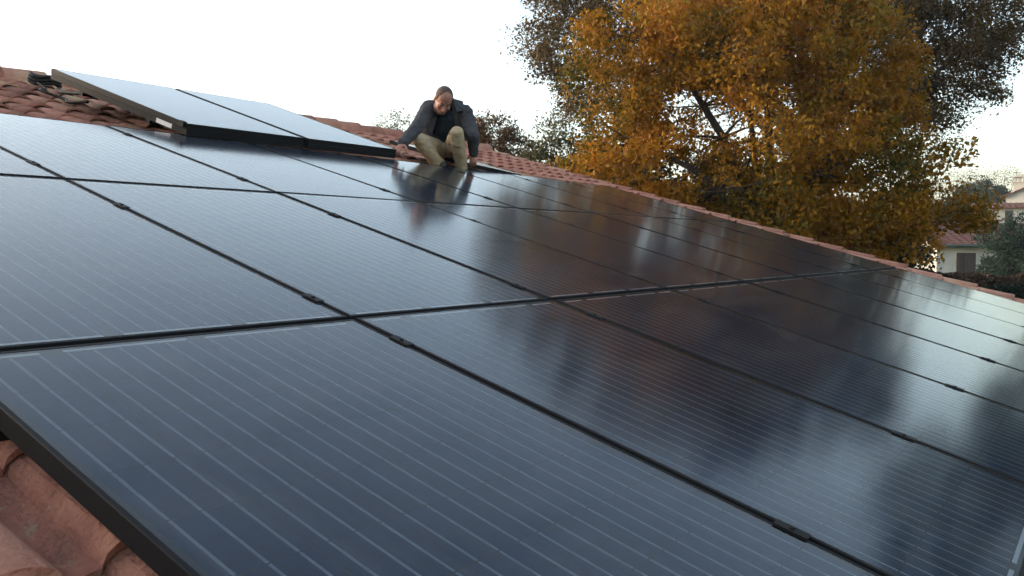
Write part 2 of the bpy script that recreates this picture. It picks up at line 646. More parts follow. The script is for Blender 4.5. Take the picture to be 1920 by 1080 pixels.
ranked = sorted(spots, key=lambda s: -shown(*s))
single = [s for s in ranked[:300] if shown(*s) > 0]
ss = set(single)
for k, (x, y) in enumerate(single):
    o = link('tile', tile_meshes[k % 4], roof)
    o.location = (x + random.uniform(-.006, .006), y + random.uniform(-.012, .012), random.uniform(-.003, .004))
    o.rotation_euler = (random.uniform(-.012, .012), random.uniform(-.03, .03), random.uniform(-.018, .018))
v, f = [], []
base = tile_meshes[0]
bv = [tuple(q.co) for q in base.vertices]
bf = [tuple(q.vertices) for q in base.polygons]
for (x, y) in spots:
    if (x, y) in ss or (.3 < x < 7.6 and .5 < y < 4.3):
        continue
    n0 = len(v)
    dx, dy, dz = random.uniform(-.006, .006), random.uniform(-.01, .01), random.uniform(-.003, .003)
    v += [(a + x + dx, b + y + dy, c + dz) for a, b, c in bv]
    f += [tuple(n0 + q for q in g) for g in bf]
if v:
    o = link('tile_field', mesh_py('tile_field', v, f, M['tile'], smooth=False), roof)
    o['kind'] = 'stuff'


def barrel_mesh(name, length, r0, r1, mat, arc=1.0, seg=10, th=.016):
    """Half-round cap along local +Y, wider at its lower (y=0) end."""
    v, f, s = [], [], []
    for yy, rad in ((0, r0), (length, r1)):
        for i in range(seg + 1):
            a = math.pi * (0.5 + arc * (0.5 - i / seg))
            v.append((rad * math.cos(a), yy, rad * math.sin(a)))
    n = seg + 1
    for i in range(n):
        x, y, z = v[i]
        v.append((x * (1 - th / r0), .001, z * (1 - th / r0)))
    for i in range(seg):
        f.append((i, i + 1, n + i + 1, n + i))
        s.append(True)
        f.append((2 * n + i, 2 * n + i + 1, i + 1, i))
        s.append(False)
    me = mesh_py(name, v, f, mat)
    me.polygons.foreach_set('use_smooth', s)
    return me


ridge_me = barrel_mesh('ridge_tile', 0.46, 0.130, 0.108, M['ridge'], 1.05)
x = VERGE_X1 + .02
while x > VERGE_X0:
    # laid from the far verge back; each cap laps over the next
    o = link('ridge_tile', ridge_me, roof)
    o.location = (x + random.uniform(-.01, .01), RIDGE_Y + random.uniform(-.008, .008), -0.135 + random.uniform(-.006, .006))
    o.rotation_euler = (0, random.uniform(-.02, .02) + .02, R_(90) + random.uniform(-.015, .015))
    o.rotation_mode = 'XYZ'
    x -= 0.385
verge_me = barrel_mesh('verge_tile', 0.44, 0.100, 0.082, M['ridge'], 1.0)
for vx in (VERGE_X1 - .06, VERGE_X0 + .06):
    y = EAVE_Y - .02
    while y < RIDGE_Y - .15:
        o = link('verge_tile', verge_me, roof)
        o.location = (vx + random.uniform(-.008, .008), y, -0.150 + random.uniform(-.004, .004))
        o.rotation_euler = (-.03, 0, random.uniform(-.02, .02))
        y += 0.36
# barge under the verge tiles
for vx in (VERGE_X1 - .055, VERGE_X0 + .005):
    mb = MB()
    mb.box(vx, vx + .05, EAVE_Y, RIDGE_Y - .05, -.30, -.146)
    link('bargeboard', mb.mesh('bargeboard', [M['deck']]), roof)

# ------------------------------------------------------------------ solar panels
PW, PL, PH = 1.0, 1.65, 0.038
STEP_X, STEP_Y = 1.012, 1.67


def ring_mesh(w, l, loops, mat, name):
    v, f = [], []
    for ins, z in loops:
        v += [(ins, ins, z), (w - ins, ins, z), (w - ins, l - ins, z), (ins, l - ins, z)]
    n = len(loops)
    for i in range(n):
        j = (i + 1) % n
        for k in range(4):
            k2 = (k + 1) % 4
            f.append((i * 4 + k, i * 4 + k2, j * 4 + k2, j * 4 + k))
    return mesh_py(name, v, f, mat)


frame_me = ring_mesh(PW, PL, [(0, -PH), (0, -.0016), (.0016, 0), (.0098, 0), (.0105, -.0007), (.0105, -PH)], M['frame'], 'frame')
mb = MB()
mb.box(.0103, PW - .0103, .0103, PL - .0103, -.0021, -.0008, m=1, top=0)
glass_me = mb.mesh('glass', [M['glass'], M['clear']])
mb = MB()
mb.box(.0104, PW - .0104, .0104, PL - .0104, -.0110, -.0042)
back_me = mb.mesh('backsheet', [M['backsheet']])
CELL = 0.1565
CX, CY = 0.1595, 0.1590
MX, MY = (PW - 6 * CX) / 2, (PL - 10 * CY) / 2


def add_cell(mb, x, y):
    g = (CX - CELL) / 2
    mb.box(x + g, x + CX - g, y + g, y + CY - g, -.0041, -.0036, 0)
    for b in range(3):
        c = x + CX * (b + .5) / 3
        mb.box(c - .0029, c + .0029, y + g, y + CY - g, -.00355, -.0031, 1)


mb = MB()
add_cell(mb, 0, 0)
cell_me = mb.mesh('cell', [M['cell'], M['busbar']])
mb = MB()
for i in range(6):
    for j in range(10):
        add_cell(mb, MX + i * CX, MY + j * CY)
sheet_me = mb.mesh('cell_sheet', [M['cell'], M['busbar']])


def ribbon_mesh(cells):
    mb = MB()
    w = CX * (cells - 1) + CX * 2 / 3 + .008
    mb.box(-w / 2, w / 2, -.0045, .0045, -.0040, -.0032)
    return mb.mesh('ribbon', [M['ribbon']])


rib1, rib2 = ribbon_mesh(1), ribbon_mesh(2)


def panel(label, group, fine, mat):
    t = empty('solar_module', mat=mat)
    tag(t, label, 'solar panel', group)
    link('frame', frame_me, t)
    b = link('backsheet', back_me, t)
    if fine:
        for i in range(6):
            for j in range(10):
                link('cell', cell_me, b, (MX + i * CX, MY + j * CY, 0))
    else:
        s = link('cell_sheet', sheet_me, b)
        s['kind'] = 'stuff'
    for c in (1, 3, 5):
        link('ribbon', rib2, b, (MX + c * CX, .0235, 0))
    for c in (2, 4):
        link('ribbon', rib2, b, (MX + c * CX, PL - .0215, 0))
    for c in (.5, 5.5):
        link('ribbon', rib1, b, (MX + c * CX, PL - .0215, 0))
    link('glass', glass_me, t)
    return t


ORD = ['first', 'second', 'third', 'fourth', 'fifth', 'sixth', 'seventh', 'eighth']
ROWN = ['lowest row', 'middle row', 'upper row']
for j in range(3):
    for i in range(8):
        if i == 0:
            where = 'at its near end'
        elif i == 7:
            where = 'at its far end by the verge'
        else:
            where = ORD[i] + ' from the near end'
        m = ROOF_MAT @ Matrix.Translation((i * STEP_X + .006 + random.uniform(-.001, .001), j * STEP_Y + .01 + random.uniform(-.002, .002), random.uniform(-.001, .001)))
        m = m @ Matrix.Rotation(random.uniform(-.0012, .0012), 4, 'Y') @ Matrix.Rotation(random.uniform(-.0012, .0012), 4, 'X')
        panel('black framed solar panel in the %s, %s' % (ROWN[j], where), 'solar panels of the mounted array', i < 3 and j < 2, m)

# rails with their clamps
mbc = MB()
mbc.box(-.0135, .0135, -.034, .034, .0012, .0038)
mbc.box(-.0045, .0045, -.034, .034, -.036, .0012)
clamp_me = mbc.mesh('clamp', [M['rail']])
mbc = MB()
mbc.tube([(0, 0, .0038), (0, 0, .0075)], .0055, 6)
bolt_me = mbc.mesh('bolt', [M['rail']])
mbr = MB()
mbr.box(-.02, 8 * STEP_X + .02, -.02, .02, -.084, -.0395)
rail_me = mbr.mesh('rail_profile', [M['rail']])
RAIL_Y = [(.387, 'lower', 0), (1.48, 'upper', 0), (1.83, 'lower', 1), (2.905, 'upper', 1), (3.615, 'lower', 2), (4.737, 'upper', 2)]
for y, w, j in RAIL_Y:
    t = empty('mounting_rail', mat=ROOF_MAT @ Matrix.Translation((0, y, 0)))
    tag(t, '%s black mounting rail with clamps under the %s of panels' % (w, ROWN[j]), 'rail', 'mounting rails of the array')
    link('rail_profile', rail_me, t)
    for i in range(1, 8):
        c = link('clamp', clamp_me, t, (i * STEP_X, random.uniform(-.01, .01), 0))
        link('bolt', bolt_me, c)

# the panels waiting on the roof above the array, stacked in twos
YAW, TILT = R_(3.6), R_(2.6)
STACK_MAT = ROOF_MAT @ Matrix.Translation((2.53, 4.95, .080)) @ Matrix.Rotation(YAW, 4, 'Z') @ Matrix.Rotation(TILT, 4, 'X')
STK = [('upper panel of the nearer loose pair lying under the ridge', 0, 0), ('lower panel of the nearer loose pair, white sticker on its side', 0, 1),
       ('upper panel of the loose pair beside the crouching man', 1, 0), ('lower panel of the loose pair beside the crouching man', 1, 1)]
for lab, i, k in STK:
    m = STACK_MAT @ Matrix.Translation((i * 1.045 + (0.003 if k else 0), (-.002 if k else 0), -.0388 * k))
    p = panel('black framed solar panel, ' + lab, 'loose solar panels above the array', False, m)
    if i == 0 and k == 1:
        mb = MB()
        mb.box(-.0012, -.0002, .16, .33, -.034, -.004)
        mb.build('sticker', [M['sticker']], p)
    if i == 0 and k == 0:
        mb = MB()
        mb.box(-.018, .01, .02, .075, -.030, .006)
        mb.build('corner_clip', [M['rail']], p)
# the panel the man is setting down: its near edge still lifted
m = ROOF_MAT @ Matrix.Translation((5.40, 5.04, .058)) @ Matrix.Rotation(R_(3.4), 4, 'Y') @ Matrix.Diagonal((1, .58, 1, 1))
panel('small black framed solar panel held by the crouching man, its near edge lifted', 'loose solar panels above the array', False, m)

# bearers that carry the stacks, and the cables left at the ridge
for k, (yy, zz, lab) in enumerate([(.50, -.0785, 'black bearer rail under the lower part of the loose panels'), (1.33, -.0785, 'black bearer rail under the loose panels near the ridge')]):
    t = empty('bearer_rail', mat=STACK_MAT @ Matrix.Translation((0, yy, zz)))
    tag(t, lab, 'rail', 'bearer rails under the loose panels')
    mb = MB()
    mb.box(.06, 2.0, -.02, .02, -.042, 0)
    mb.box(.06, 2.0, -.02, -.006, 0, .0025)
    mb.box(.06, 2.0, .006, .02, 0, .0025)
    mb.build('rail_profile', [M['rail']], t)
    for xx in (.5, 1.0, 1.9):
        mb = MB()
        mb.box(xx - .02, xx + .02, -.035, .035, -.048, -.042)
        mb.tube([(xx, 0, -.048), (xx, 0, -.13)], .008, 6)
        mb.build('roof_hook', [M['rail']], t)


def cable(name, pts, r, label, group=None):
    """Smooth cable through roof points."""
    P = [Vector(p) for p in pts]
    out = []
    for i in range(len(P) - 1):
        p0, p1, p2, p3 = P[max(i - 1, 0)], P[i], P[i + 1], P[min(i + 2, len(P) - 1)]
        for s in range(8):
            t = s / 8
            out.append(0.5 * ((2 * p1) + (p2 - p0) * t + (2 * p0 - 5 * p1 + 4 * p2 - p3) * t * t + (3 * p1 - p0 - 3 * p2 + p3) * t ** 3))
    out.append(P[-1])
    mb = MB()
    mb.tube([roof_pt(*q) for q in out], r, 8)
    o = mb.build(name, [M['cable']], smooth=True)
    tag(o, label, 'cable', group)
    return o


def loop_pts(cx, cy, cz, rx, ry, n, turns, lead):
    pts = list(lead)
    for i in range(n * turns + 1):
        a = 2 * math.pi * i / n
        pts.append((cx + rx * math.cos(a) * (1 - .06 * (i // n)), cy + ry * math.sin(a), cz + .028 * (i / n) + .012 * math.sin(3 * a)))
    return pts


cable('solar_cable', loop_pts(2.86, 7.62, -.075, .12, .13, 10, 3, [(2.62, 6.45, .02), (2.70, 7.0, -.05)]), .013, 'black solar cable coiled on the tiles by the corner of the loose panels', 'solar cables')
cable('solar_cable', [(2.52, 6.20, -.01), (2.50, 6.45, -.06), (2.62, 6.75, -.075), (2.55, 7.0, -.06), (2.70, 7.25, -.07), (2.75, 7.5, -.055)], .011, 'black solar cable trailing from under the side of the loose panels', 'solar cables')

# ------------------------------------------------------------------ the man


def capsule(bm, a, b, r0, r1, seg=14, flat=None):
    """Tapered capsule from a to b; flat=(axis, factor) squashes its section."""
    a, b = Vector(a), Vector(b)
    d = b - a
    L = d.length
    q = d.normalized() if L > 1e-6 else Vector((0, 0, 1))
    u = q.orthogonal().normalized()
    w = q.cross(u)
    rings = []
    steps = [(-1, 0.0), (-.8, .6), (-.4, .92), (0, 1)]
    prof = [(s * r0, c * r0) for s, c in steps] + [(L + s * r1, c * r1) for s, c in ((0, 1), (.4, .92), (.8, .6), (1, 0))]
    vs = []
    for h, rad in prof:
        ring = []
        for k in range(seg):
            t = 2 * math.pi * k / seg
            off = u * (max(rad, 1e-4) * math.cos(t)) + w * (max(rad, 1e-4) * math.sin(t))
            if flat:
                ax, fc = flat
                off = off - ax * (off.dot(ax) * (1 - fc))
            ring.append(bm.verts.new(a + q * h + off))
        vs.append(ring)
    for i in range(len(vs) - 1):
        for k in range(seg):
            k2 = (k + 1) % seg
            bm.faces.new((vs[i][k], vs[i][k2], vs[i + 1][k2], vs[i + 1][k]))
    bm.faces.new(list(reversed(vs[0])))
    bm.faces.new(vs[-1])


def ellipsoid(bm, c, axes, radii, seg=18, ring=12):
    c = Vector(c)
    vs = []
    for i in range(ring + 1):
        ph = math.pi * i / ring
        row = []
        for k in range(seg):
            t = 2 * math.pi * k / seg
            s = max(math.sin(ph), 1e-3)
            row.append(bm.verts.new(c + axes[0] * (radii[0] * s * math.cos(t)) + axes[1] * (radii[1] * s * math.sin(t)) + axes[2] * (radii[2] * math.cos(ph))))
        vs.append(row)
    for i in range(ring):
        for k in range(seg):
            k2 = (k + 1) % seg
            bm.faces.new((vs[i][k], vs[i][k2], vs[i + 1][k2], vs[i + 1][k]))
    bm.faces.new(vs[0])
    bm.faces.new(list(reversed(vs[-1])))


def fuse(name, bm, mats, voxel, smooth=3, folds=0.0):
    """Union of the shapes in bm as one continuous skin."""
    bmesh.ops.recalc_face_normals(bm, faces=bm.faces)
    me = bpy.data.meshes.new(name)
    bm.to_mesh(me)
    bm.free()
    o = bpy.data.objects.new(name, me)
    COL.objects.link(o)
    r = o.modifiers.new('remesh', 'REMESH')
    r.mode = 'VOXEL'
    r.voxel_size = voxel
    r.use_smooth_shade = True
    s = o.modifiers.new('smooth', 'SMOOTH')
    s.iterations = smooth
    s.factor = 0.5
    dg = bpy.context.evaluated_depsgraph_get()
    out = bpy.data.meshes.new_from_object(o.evaluated_get(dg))
    out.name = name
    bpy.data.objects.remove(o)
    bpy.data.meshes.remove(me)
    for m in mats:
        out.materials.append(m)
    if folds:
        nv = len(out.vertices)
        co, no = np.empty(nv * 3), np.empty(nv * 3)
        out.vertices.foreach_get('co', co)
        out.vertices.foreach_get('normal', no)
        co, no = co.reshape(-1, 3), no.reshape(-1, 3)
        am = np.array([mnoise.noise((q[0] * 11, q[1] * 11, q[2] * 26)) + .6 * mnoise.noise((q[0] * 27 + 5, q[1] * 27, q[2] * 40)) for q in co])
        out.vertices.foreach_set('co', (co + no * (folds * (am - .15))[:, None]).reshape(-1))
        out.update()
    return out


def make_man():
    er = Vector((VR.x, VR.y, 0)).normalized()
    eu = Vector((0, 0, 1))
    et = -Vector((VF.x, VF.y, 0)).normalized()       # towards the camera
    J = dict(
        foot_a=at(829, 327, 7.62), foot_b=at(867, 331, 7.72),
        ankle_a=at(826, 312, 7.68), ankle_b=at(866, 318, 7.74),
        knee_a=at(785, 262, 7.42), knee_b=at(856, 250, 7.46),
        hip_a=at(822, 283, 7.86), hip_b=at(850, 284, 7.88),
        pelvis=at(836, 280, 7.92), waist=at(837, 255, 7.93), chest=at(838, 222, 7.80), neck=at(838, 196, 7.70),
        sh_a=at(804, 203, 7.66), sh_b=at(872, 211, 7.70),
        el_a=at(781, 241, 7.42), el_b=at(887, 253, 7.54),
        wr_a=at(755, 269, 7.19), wr_b=at(888, 288, 7.70),
        head=at(831, 188, 7.54))
    base = roof_pt(5.2, 5.3, CREST)
    man = empty('person', base)
    tag(man, 'crouching man in dark grey jacket and khaki trousers setting a panel', 'person')
    bpy.context.view_layer.update()

    skin = noise_mat('skin', [(0.3, (0.31, 0.130, 0.088)), (0.7, (0.41, 0.19, 0.132))], 18, rough=0.55, bump=.1)
    # --- head frame: face tipped down and turned a little to its left
    pitch, turn, tilt = R_(50), R_(17), R_(-9)
    fwd = et.copy()
    fwd = Matrix.Rotation(turn, 3, eu) @ fwd
    side = eu.cross(fwd).normalized()                # the picture's right
    fwd = Matrix.Rotation(pitch, 3, side) @ fwd
    upv = fwd.cross(side).normalized()
    rt = Matrix.Rotation(tilt, 3, fwd)
    side, upv = rt @ side, rt @ upv
    H = J['head']

    def hp(s, f, u):
        return H + side * s + fwd * f + upv * u
    bm = bmesh.new()
    A3 = (side, fwd, upv)
    ellipsoid(bm, hp(0, -.012, .040), A3, (.077, .096, .084))          # cranium
    ellipsoid(bm, hp(0, .030, -.030), A3, (.062, .062, .085))          # face
    ellipsoid(bm, hp(0, .050, -.088), A3, (.036, .038, .030))          # chin
    ellipsoid(bm, hp(0, .074, .018), A3, (.050, .016, .013))           # brow
    capsule(bm, hp(0, .084, .004), hp(0, .106, -.034), .010, .014)      # nose
    for s in (-1, 1):
        ellipsoid(bm, hp(s * .014, .095, -.036), A3, (.010, .010, .009))
        ellipsoid(bm, hp(s * .040, .066, -.024), A3, (.024, .020, .022))   # cheek
        ellipsoid(bm, hp(s * .078, -.012, -.008), A3, (.009, .018, .032))  # ear
        ellipsoid(bm, hp(s * .048, .010, -.070), A3, (.018, .040, .030))   # jaw
    ellipsoid(bm, hp(0, .088, -.062), A3, (.024, .012, .006))           # lips
    ellipsoid(bm, hp(0, .086, -.071), A3, (.021, .012, .006))
    capsule(bm, hp(0, -.03, -.04), J['neck'] + eu * .0, .058, .066)      # neck
    # torso and limbs inside the clothes
    capsule(bm, J['neck'], J['chest'], .07, .12)
    capsule(bm, J['chest'], J['waist'], .12, .11)
    capsule(bm, J['waist'], J['pelvis'], .11, .12)
    for k in 'ab':
        capsule(bm, J['chest'] + (J['sh_' + k] - J['chest']) * .4, J['sh_' + k], .07, .052)
        capsule(bm, J['sh_' + k], J['el_' + k], .048, .038)
        capsule(bm, J['el_' + k], J['wr_' + k], .037, .027)
        capsule(bm, J['hip_' + k], J['knee_' + k], .078, .054)
        capsule(bm, J['knee_' + k], J['ankle_' + k], .050, .038)
        capsule(bm, J['ankle_' + k], J['foot_' + k], .036, .034)
    # hands: palm, four fingers of unequal length and a thumb, curled over the panel edges

    def hand(wr, d, n, thumb, curl):
        """d: palm direction, n: back of hand, thumb: towards the thumb side."""
        d, n = d.normalized(), n.normalized()
        n = (n - d * n.dot(d)).normalized()
        t = (thumb - d * thumb.dot(d) - n * thumb.dot(n)).normalized()
        pc = wr + d * .050
        capsule(bm, wr, pc + d * .015, .024, .036, flat=(n, .48))
        for q, ln in zip((-1.5, -.5, .5, 1.5), (.058, .070, .074, .066)):
            p = pc + d * .034 + t * (q * .0185)
            dd = d.copy()
            for s, fr in enumerate((.45, .32, .23)):
                dd = Matrix.Rotation(-curl * (1.0 + .15 * s), 3, n.cross(d).normalized() * -1) @ dd
                q2 = p + dd * (ln * fr)
                capsule(bm, p, q2, .0098 - .0007 * s, .0092 - .0007 * s, 8)
                p = q2
        p = wr + d * .024 + t * .030 - n * .004
        dd = (d * .7 + t * .75 - n * .25).normalized()
        for s, ln in enumerate((.034, .030, .024)):
            q2 = p + dd * ln
            capsule(bm, p, q2, .0125 - .001 * s, .0112 - .001 * s, 8)
            p = q2
            dd = (dd + d * .35 - n * .35).normalized()
    hand(J['wr_a'], (at(746, 279, 7.13) - J['wr_a']), eu + et * .1, er * 1.0 + et * .3, R_(24))
    hand(J['wr_b'], (at(887, 303, 7.69) - J['wr_b']), et * .9 + eu * .35, -er, R_(46))
    body = fuse('body', bm, [skin], .0058, 2)
    child_world('body', body, man, Matrix())

    # --- hair: short crop round the back and sides, thin on top; stubble on the jaw; brows
    hairm = noise_mat('cropped_hair', [(0.35, (0.040, 0.026, 0.022)), (0.65, (0.12, 0.068, 0.052))], 160, rough=0.85)
    mb = MB()
    seg, ring = 40, 28
    grid = {}
    for i in range(ring + 1):
        for k in range(seg):
            ph, th = math.pi * i / ring, 2 * math.pi * k / seg
            s, f_, u = math.sin(ph) * math.cos(th), math.sin(ph) * math.sin(th), math.cos(ph)
            grid[i, k] = (s, f_, u)
    bmh = bmesh.new()
    vid = {}
    for key, (s, f_, u) in grid.items():
        vid[key] = bmh.verts.new(hp(s * .0785, -.012 + f_ * .0972, .040 + u * .0855))
    for i in range(ring):
        for k in range(seg):
            k2 = (k + 1) % seg
            ks = [(i, k), (i, k2), (i + 1, k2), (i + 1, k)]
            s, f_, u = [sum(grid[q][j] for q in ks) / 4 for j in range(3)]
            top = f_ < .30 + .22 * abs(s) and u > -.15
            sides = f_ < .30 and u > -.75 and not (abs(s) > .9 and u < -.25)
            if top or sides:
                bmh.faces.new([vid[q] for q in ks])
    for vv in [q for q in bmh.verts if not q.link_faces]:
        bmh.verts.remove(vv)
    me = bpy.data.meshes.new('hair')
    bmh.to_mesh(me)
    bmh.free()
    me.materials.append(hairm)
    me.polygons.foreach_set('use_smooth', [True] * len(me.polygons))
    o = child_world('hair', me, man, Matrix())
    sm = o.modifiers.new('thickness', 'SOLIDIFY')
    sm.thickness = .0015
    bmh = bmesh.new()
    for s in (-1, 1):
        capsule(bmh, hp(s * .014, .087, .022), hp(s * .044, .076, .024), .0062, .0048, 8)
    child_world('eyebrows', fuse('eyebrows', bmh, [hairm], .003, 1), man, Matrix())
    eyem = noise_mat('eye_dark', [(0.3, (0.03, 0.02, 0.016)), (0.7, (0.06, 0.04, 0.03))], 20, rough=0.3)
    for s in (-1, 1):
        bmh = bmesh.new()
        ellipsoid(bmh, hp(s * .030, .076, -.001), A3, (.014, .010, .006), 12, 8)
        child_world('eye', fuse('eye', bmh, [eyem], .003, 1), man, Matrix())
    # stubble: a thin shell over jaw and chin
    stub = noise_mat('stubble', [(0.35, (0.14, 0.072, 0.055)), (0.65, (0.25, 0.125, 0.092))], 120, rough=0.8)
    bmh = bmesh.new()
    ellipsoid(bmh, hp(0, .0505, -.0885), A3, (.0385, .0395, .0305))
    for s in (-1, 1):
        ellipsoid(bmh, hp(s * .0495, .010, -.071), A3, (.0190, .040, .030))
        capsule(bmh, hp(s * .045, .02, -.085), hp(s * .02, .055, -.095), .022, .024)
    child_world('beard_stubble', fuse('beard_stubble', bmh, [stub], .0055, 2), man, Matrix())

    # --- trousers
    def fabric(name, c0, c1, folds=.5):
        m = noise_mat(name, [(0.25, c0), (0.75, c1)], 9, 6, 0.9, folds, 16, spec=.15)
        return m
    khaki = fabric('khaki_cotton', (0.36, 0.27, 0.165), (0.49, 0.38, 0.25), .9)
    bmh = bmesh.new()
    ellipsoid(bmh, J['pelvis'] + eu * .015, (er, et, eu), (.175, .135, .13))
    for k in 'ab':
        kn = J['knee_' + k]
        capsule(bmh, J['hip_' + k], kn, .105, .066)
        mid = J['hip_' + k].lerp(kn, .5) - eu * .02
        ellipsoid(bmh, mid, (er, et, eu), (.086, .11, .09))
        sh = kn.lerp(J['ankle_' + k], .45)
        capsule(bmh, kn, sh, .066, .064)
        capsule(bmh, sh, J['ankle_' + k] + (J['ankle_' + k] - kn).normalized() * .0, .064, .060)
    child_world('trousers', fuse('trousers', bmh, [khaki], .010, 5, .006), man, Matrix())
    # --- jumper
    navy = fabric('navy_wool', (0.010, 0.016, 0.022), (0.020, 0.030, 0.038), .6)
    bmh = bmesh.new()
    capsule(bmh, J['neck'] + eu * .012, J['chest'], .075, .145)
    capsule(bmh, J['chest'] + et * .02, J['waist'] + et * .03, .148, .15)
    capsule(bmh, J['waist'], J['pelvis'] + eu * .06, .15, .15)
    capsule(bmh, J['neck'] + eu * .02 + et * .02, J['neck'] + eu * .045 + et * .035, .060, .058)
    child_world('jumper', fuse('jumper', bmh, [navy], .012, 4, .005), man, Matrix())
    # --- jacket: body and sleeves in one skin, open down the front
    grey = fabric('grey_jacket_cloth', (0.042, 0.041, 0.045), (0.080, 0.078, 0.084), 1.0)
    bmh = bmesh.new()
    capsule(bmh, J['neck'] - eu * .005 - et * .01, J['chest'] - et * .01, .090, .172)
    capsule(bmh, J['chest'] - et * .01, J['waist'] - et * .01, .172, .175)
    capsule(bmh, J['waist'] - et * .01, J['pelvis'] + eu * .05 - et * .01, .175, .168)
    for k in 'ab':
        s, e, w = J['sh_' + k], J['el_' + k], J['wr_' + k]
        capsule(bmh, J['neck'].lerp(s, .25) - eu * .015, s - eu * .005, .080, .074)
        capsule(bmh, J['chest'].lerp(s, .5), s, .11, .075)
        capsule(bmh, s, e, .076, .062)
        ellipsoid(bmh, s.lerp(e, .55), (er, et, eu), (.070, .078, .075))
        capsule(bmh, e, w - (w - e).normalized() * .015, .063, .047)
        capsule(bmh, w - (w - e).normalized() * .05, w - (w - e).normalized() * .012, .050, .050)
    ellipsoid(bmh, at(806, 236, 7.70), (er, et, eu), (.085, .08, .13))
    ellipsoid(bmh, at(868, 240, 7.74), (er, et, eu), (.075, .08, .12))
    # collar
    capsule(bmh, J['neck'] - et * .045 + eu * .03 - er * .05, J['neck'] - et * .045 + eu * .03 + er * .05, .040, .040)
    me = fuse('jacket', bmh, [grey], .010, 4, .009)
    bmj = bmesh.new()
    bmj.from_mesh(me)
    kill = []
    c0, c1 = J['neck'], J['pelvis']
    for fc in bmj.faces:
        c = fc.calc_center_median()
        tt = (c0.z - c.z) / max(c0.z - c1.z, 1e-3)
        ctr = c0.lerp(c1, min(max(tt, 0), 1.2))
        dr, dt = (c - ctr).dot(er), (c - ctr).dot(et)
        half = .050 + .085 * min(max(tt, 0), 1)
        if dt > .03 and -half < dr < half * .92 and -.35 < tt < 1.3:
            # only the trunk, not the sleeves
            near = min(min(_seg_d(c, J['sh_' + k], J['el_' + k]), _seg_d(c, J['el_' + k], J['wr_' + k])) for k in 'ab')
            if near > .082:
                kill.append(fc)
    bmesh.ops.delete(bmj, geom=kill, context='FACES')
    bmj.to_mesh(me)
    bmj.free()
    o = child_world('jacket', me, man, Matrix())
    sm = o.modifiers.new('thickness', 'SOLIDIFY')
    sm.thickness = .010
    sm.offset = -1
    # lapels of the open collar
    for s in (-1, 1):
        n0 = J['neck'] + er * (s * .045) + eu * .035 + et * .035
        mb = MB()
        pts = [n0 - et * .05 + er * s * .035, n0 + et * .035, n0 - eu * .13 + et * .085 + er * s * .045, n0 - eu * .11 + et * .055 + er * s * .115, n0 - eu * .02 + et * .0 + er * s * .095]
        nn = (pts[1] - pts[0]).cross(pts[3] - pts[0]).normalized()
        if nn.dot(et) < 0:
            nn = -nn
        mb.prism([tuple(p + nn * .004) for p in pts], tuple(nn * .010))
        child_world('lapel', mb.mesh('lapel', [grey]), man, Matrix())
    # --- boots
    leather = noise_mat('boot_leather', [(0.3, (0.02, 0.016, 0.013)), (0.7, (0.045, 0.035, 0.028))], 14, rough=0.6, bump=.2)
    for k in 'ab':
        bmh = bmesh.new()
        f0 = J['foot_' + k]
        bz = (roof_pt(0, 5.2, CREST).z)
        toe = Vector((f0.x, f0.y, bz + .045)) - et * .01
        heel = Vector((f0.x, f0.y, bz + .055)) - et * .17
        capsule(bmh, heel, toe, .044, .042)
        capsule(bmh, heel + eu * .01 + et * .04, J['ankle_' + k], .048, .050)
        ellipsoid(bmh, heel.lerp(toe, .5) - eu * .025, (er, et, eu), (.050, .145, .020))
        child_world('boot', fuse('boot', bmh, [leather], .010, 2), man, Matrix())


def _seg_d(p, a, b):
    d = b - a
    t = max(0, min(1, (p - a).dot(d) / d.length_squared))
    return (p - (a + d * t)).length


make_man()

# ------------------------------------------------------------------ trees


def leaf_mesh(name, centers, size, mat, droop=.25, jitter=.5, narrow=.55):
    """Each leaf: a folded kite of two faces."""
    n = len(centers)
    c = np.asarray(centers, float)
    a = rng.normal(size=(n, 3))
    a[:, 2] -= droop
    a /= np.linalg.norm(a, axis=1)[:, None]
    b = rng.normal(size=(n, 3))
    b -= a * (a * b).sum(1)[:, None]
    b /= np.linalg.norm(b, axis=1)[:, None]
    k = np.cross(a, b)
    s = size * (1 + jitter * rng.uniform(-1, 1, n))[:, None]
    w = s * narrow * .5 * rng.uniform(.75, 1.25, n)[:, None]
    v = np.empty((n, 4, 3))
    v[:, 0] = c - a * s * .5
    v[:, 1] = c + b * w + k * w * .35
    v[:, 2] = c + a * s * .5
    v[:, 3] = c - b * w + k * w * .35
    me = bpy.data.meshes.new(name)
    me.vertices.add(n * 4)
    me.vertices.foreach_set('co', v.reshape(-1))
    me.loops.add(n * 6)
    me.polygons.add(n * 2)
    i = np.arange(n)[:, None] * 4
    me.loops.foreach_set('vertex_index', (i + np.array([[0, 1, 2, 0, 2, 3]])).reshape(-1))
    me.polygons.foreach_set('loop_start', np.arange(n * 2) * 3)
    me.polygons.foreach_set('loop_total', np.full(n * 2, 3))
    me.materials.append(mat)
    me.update(calc_edges=True)
    me.validate()
    return me


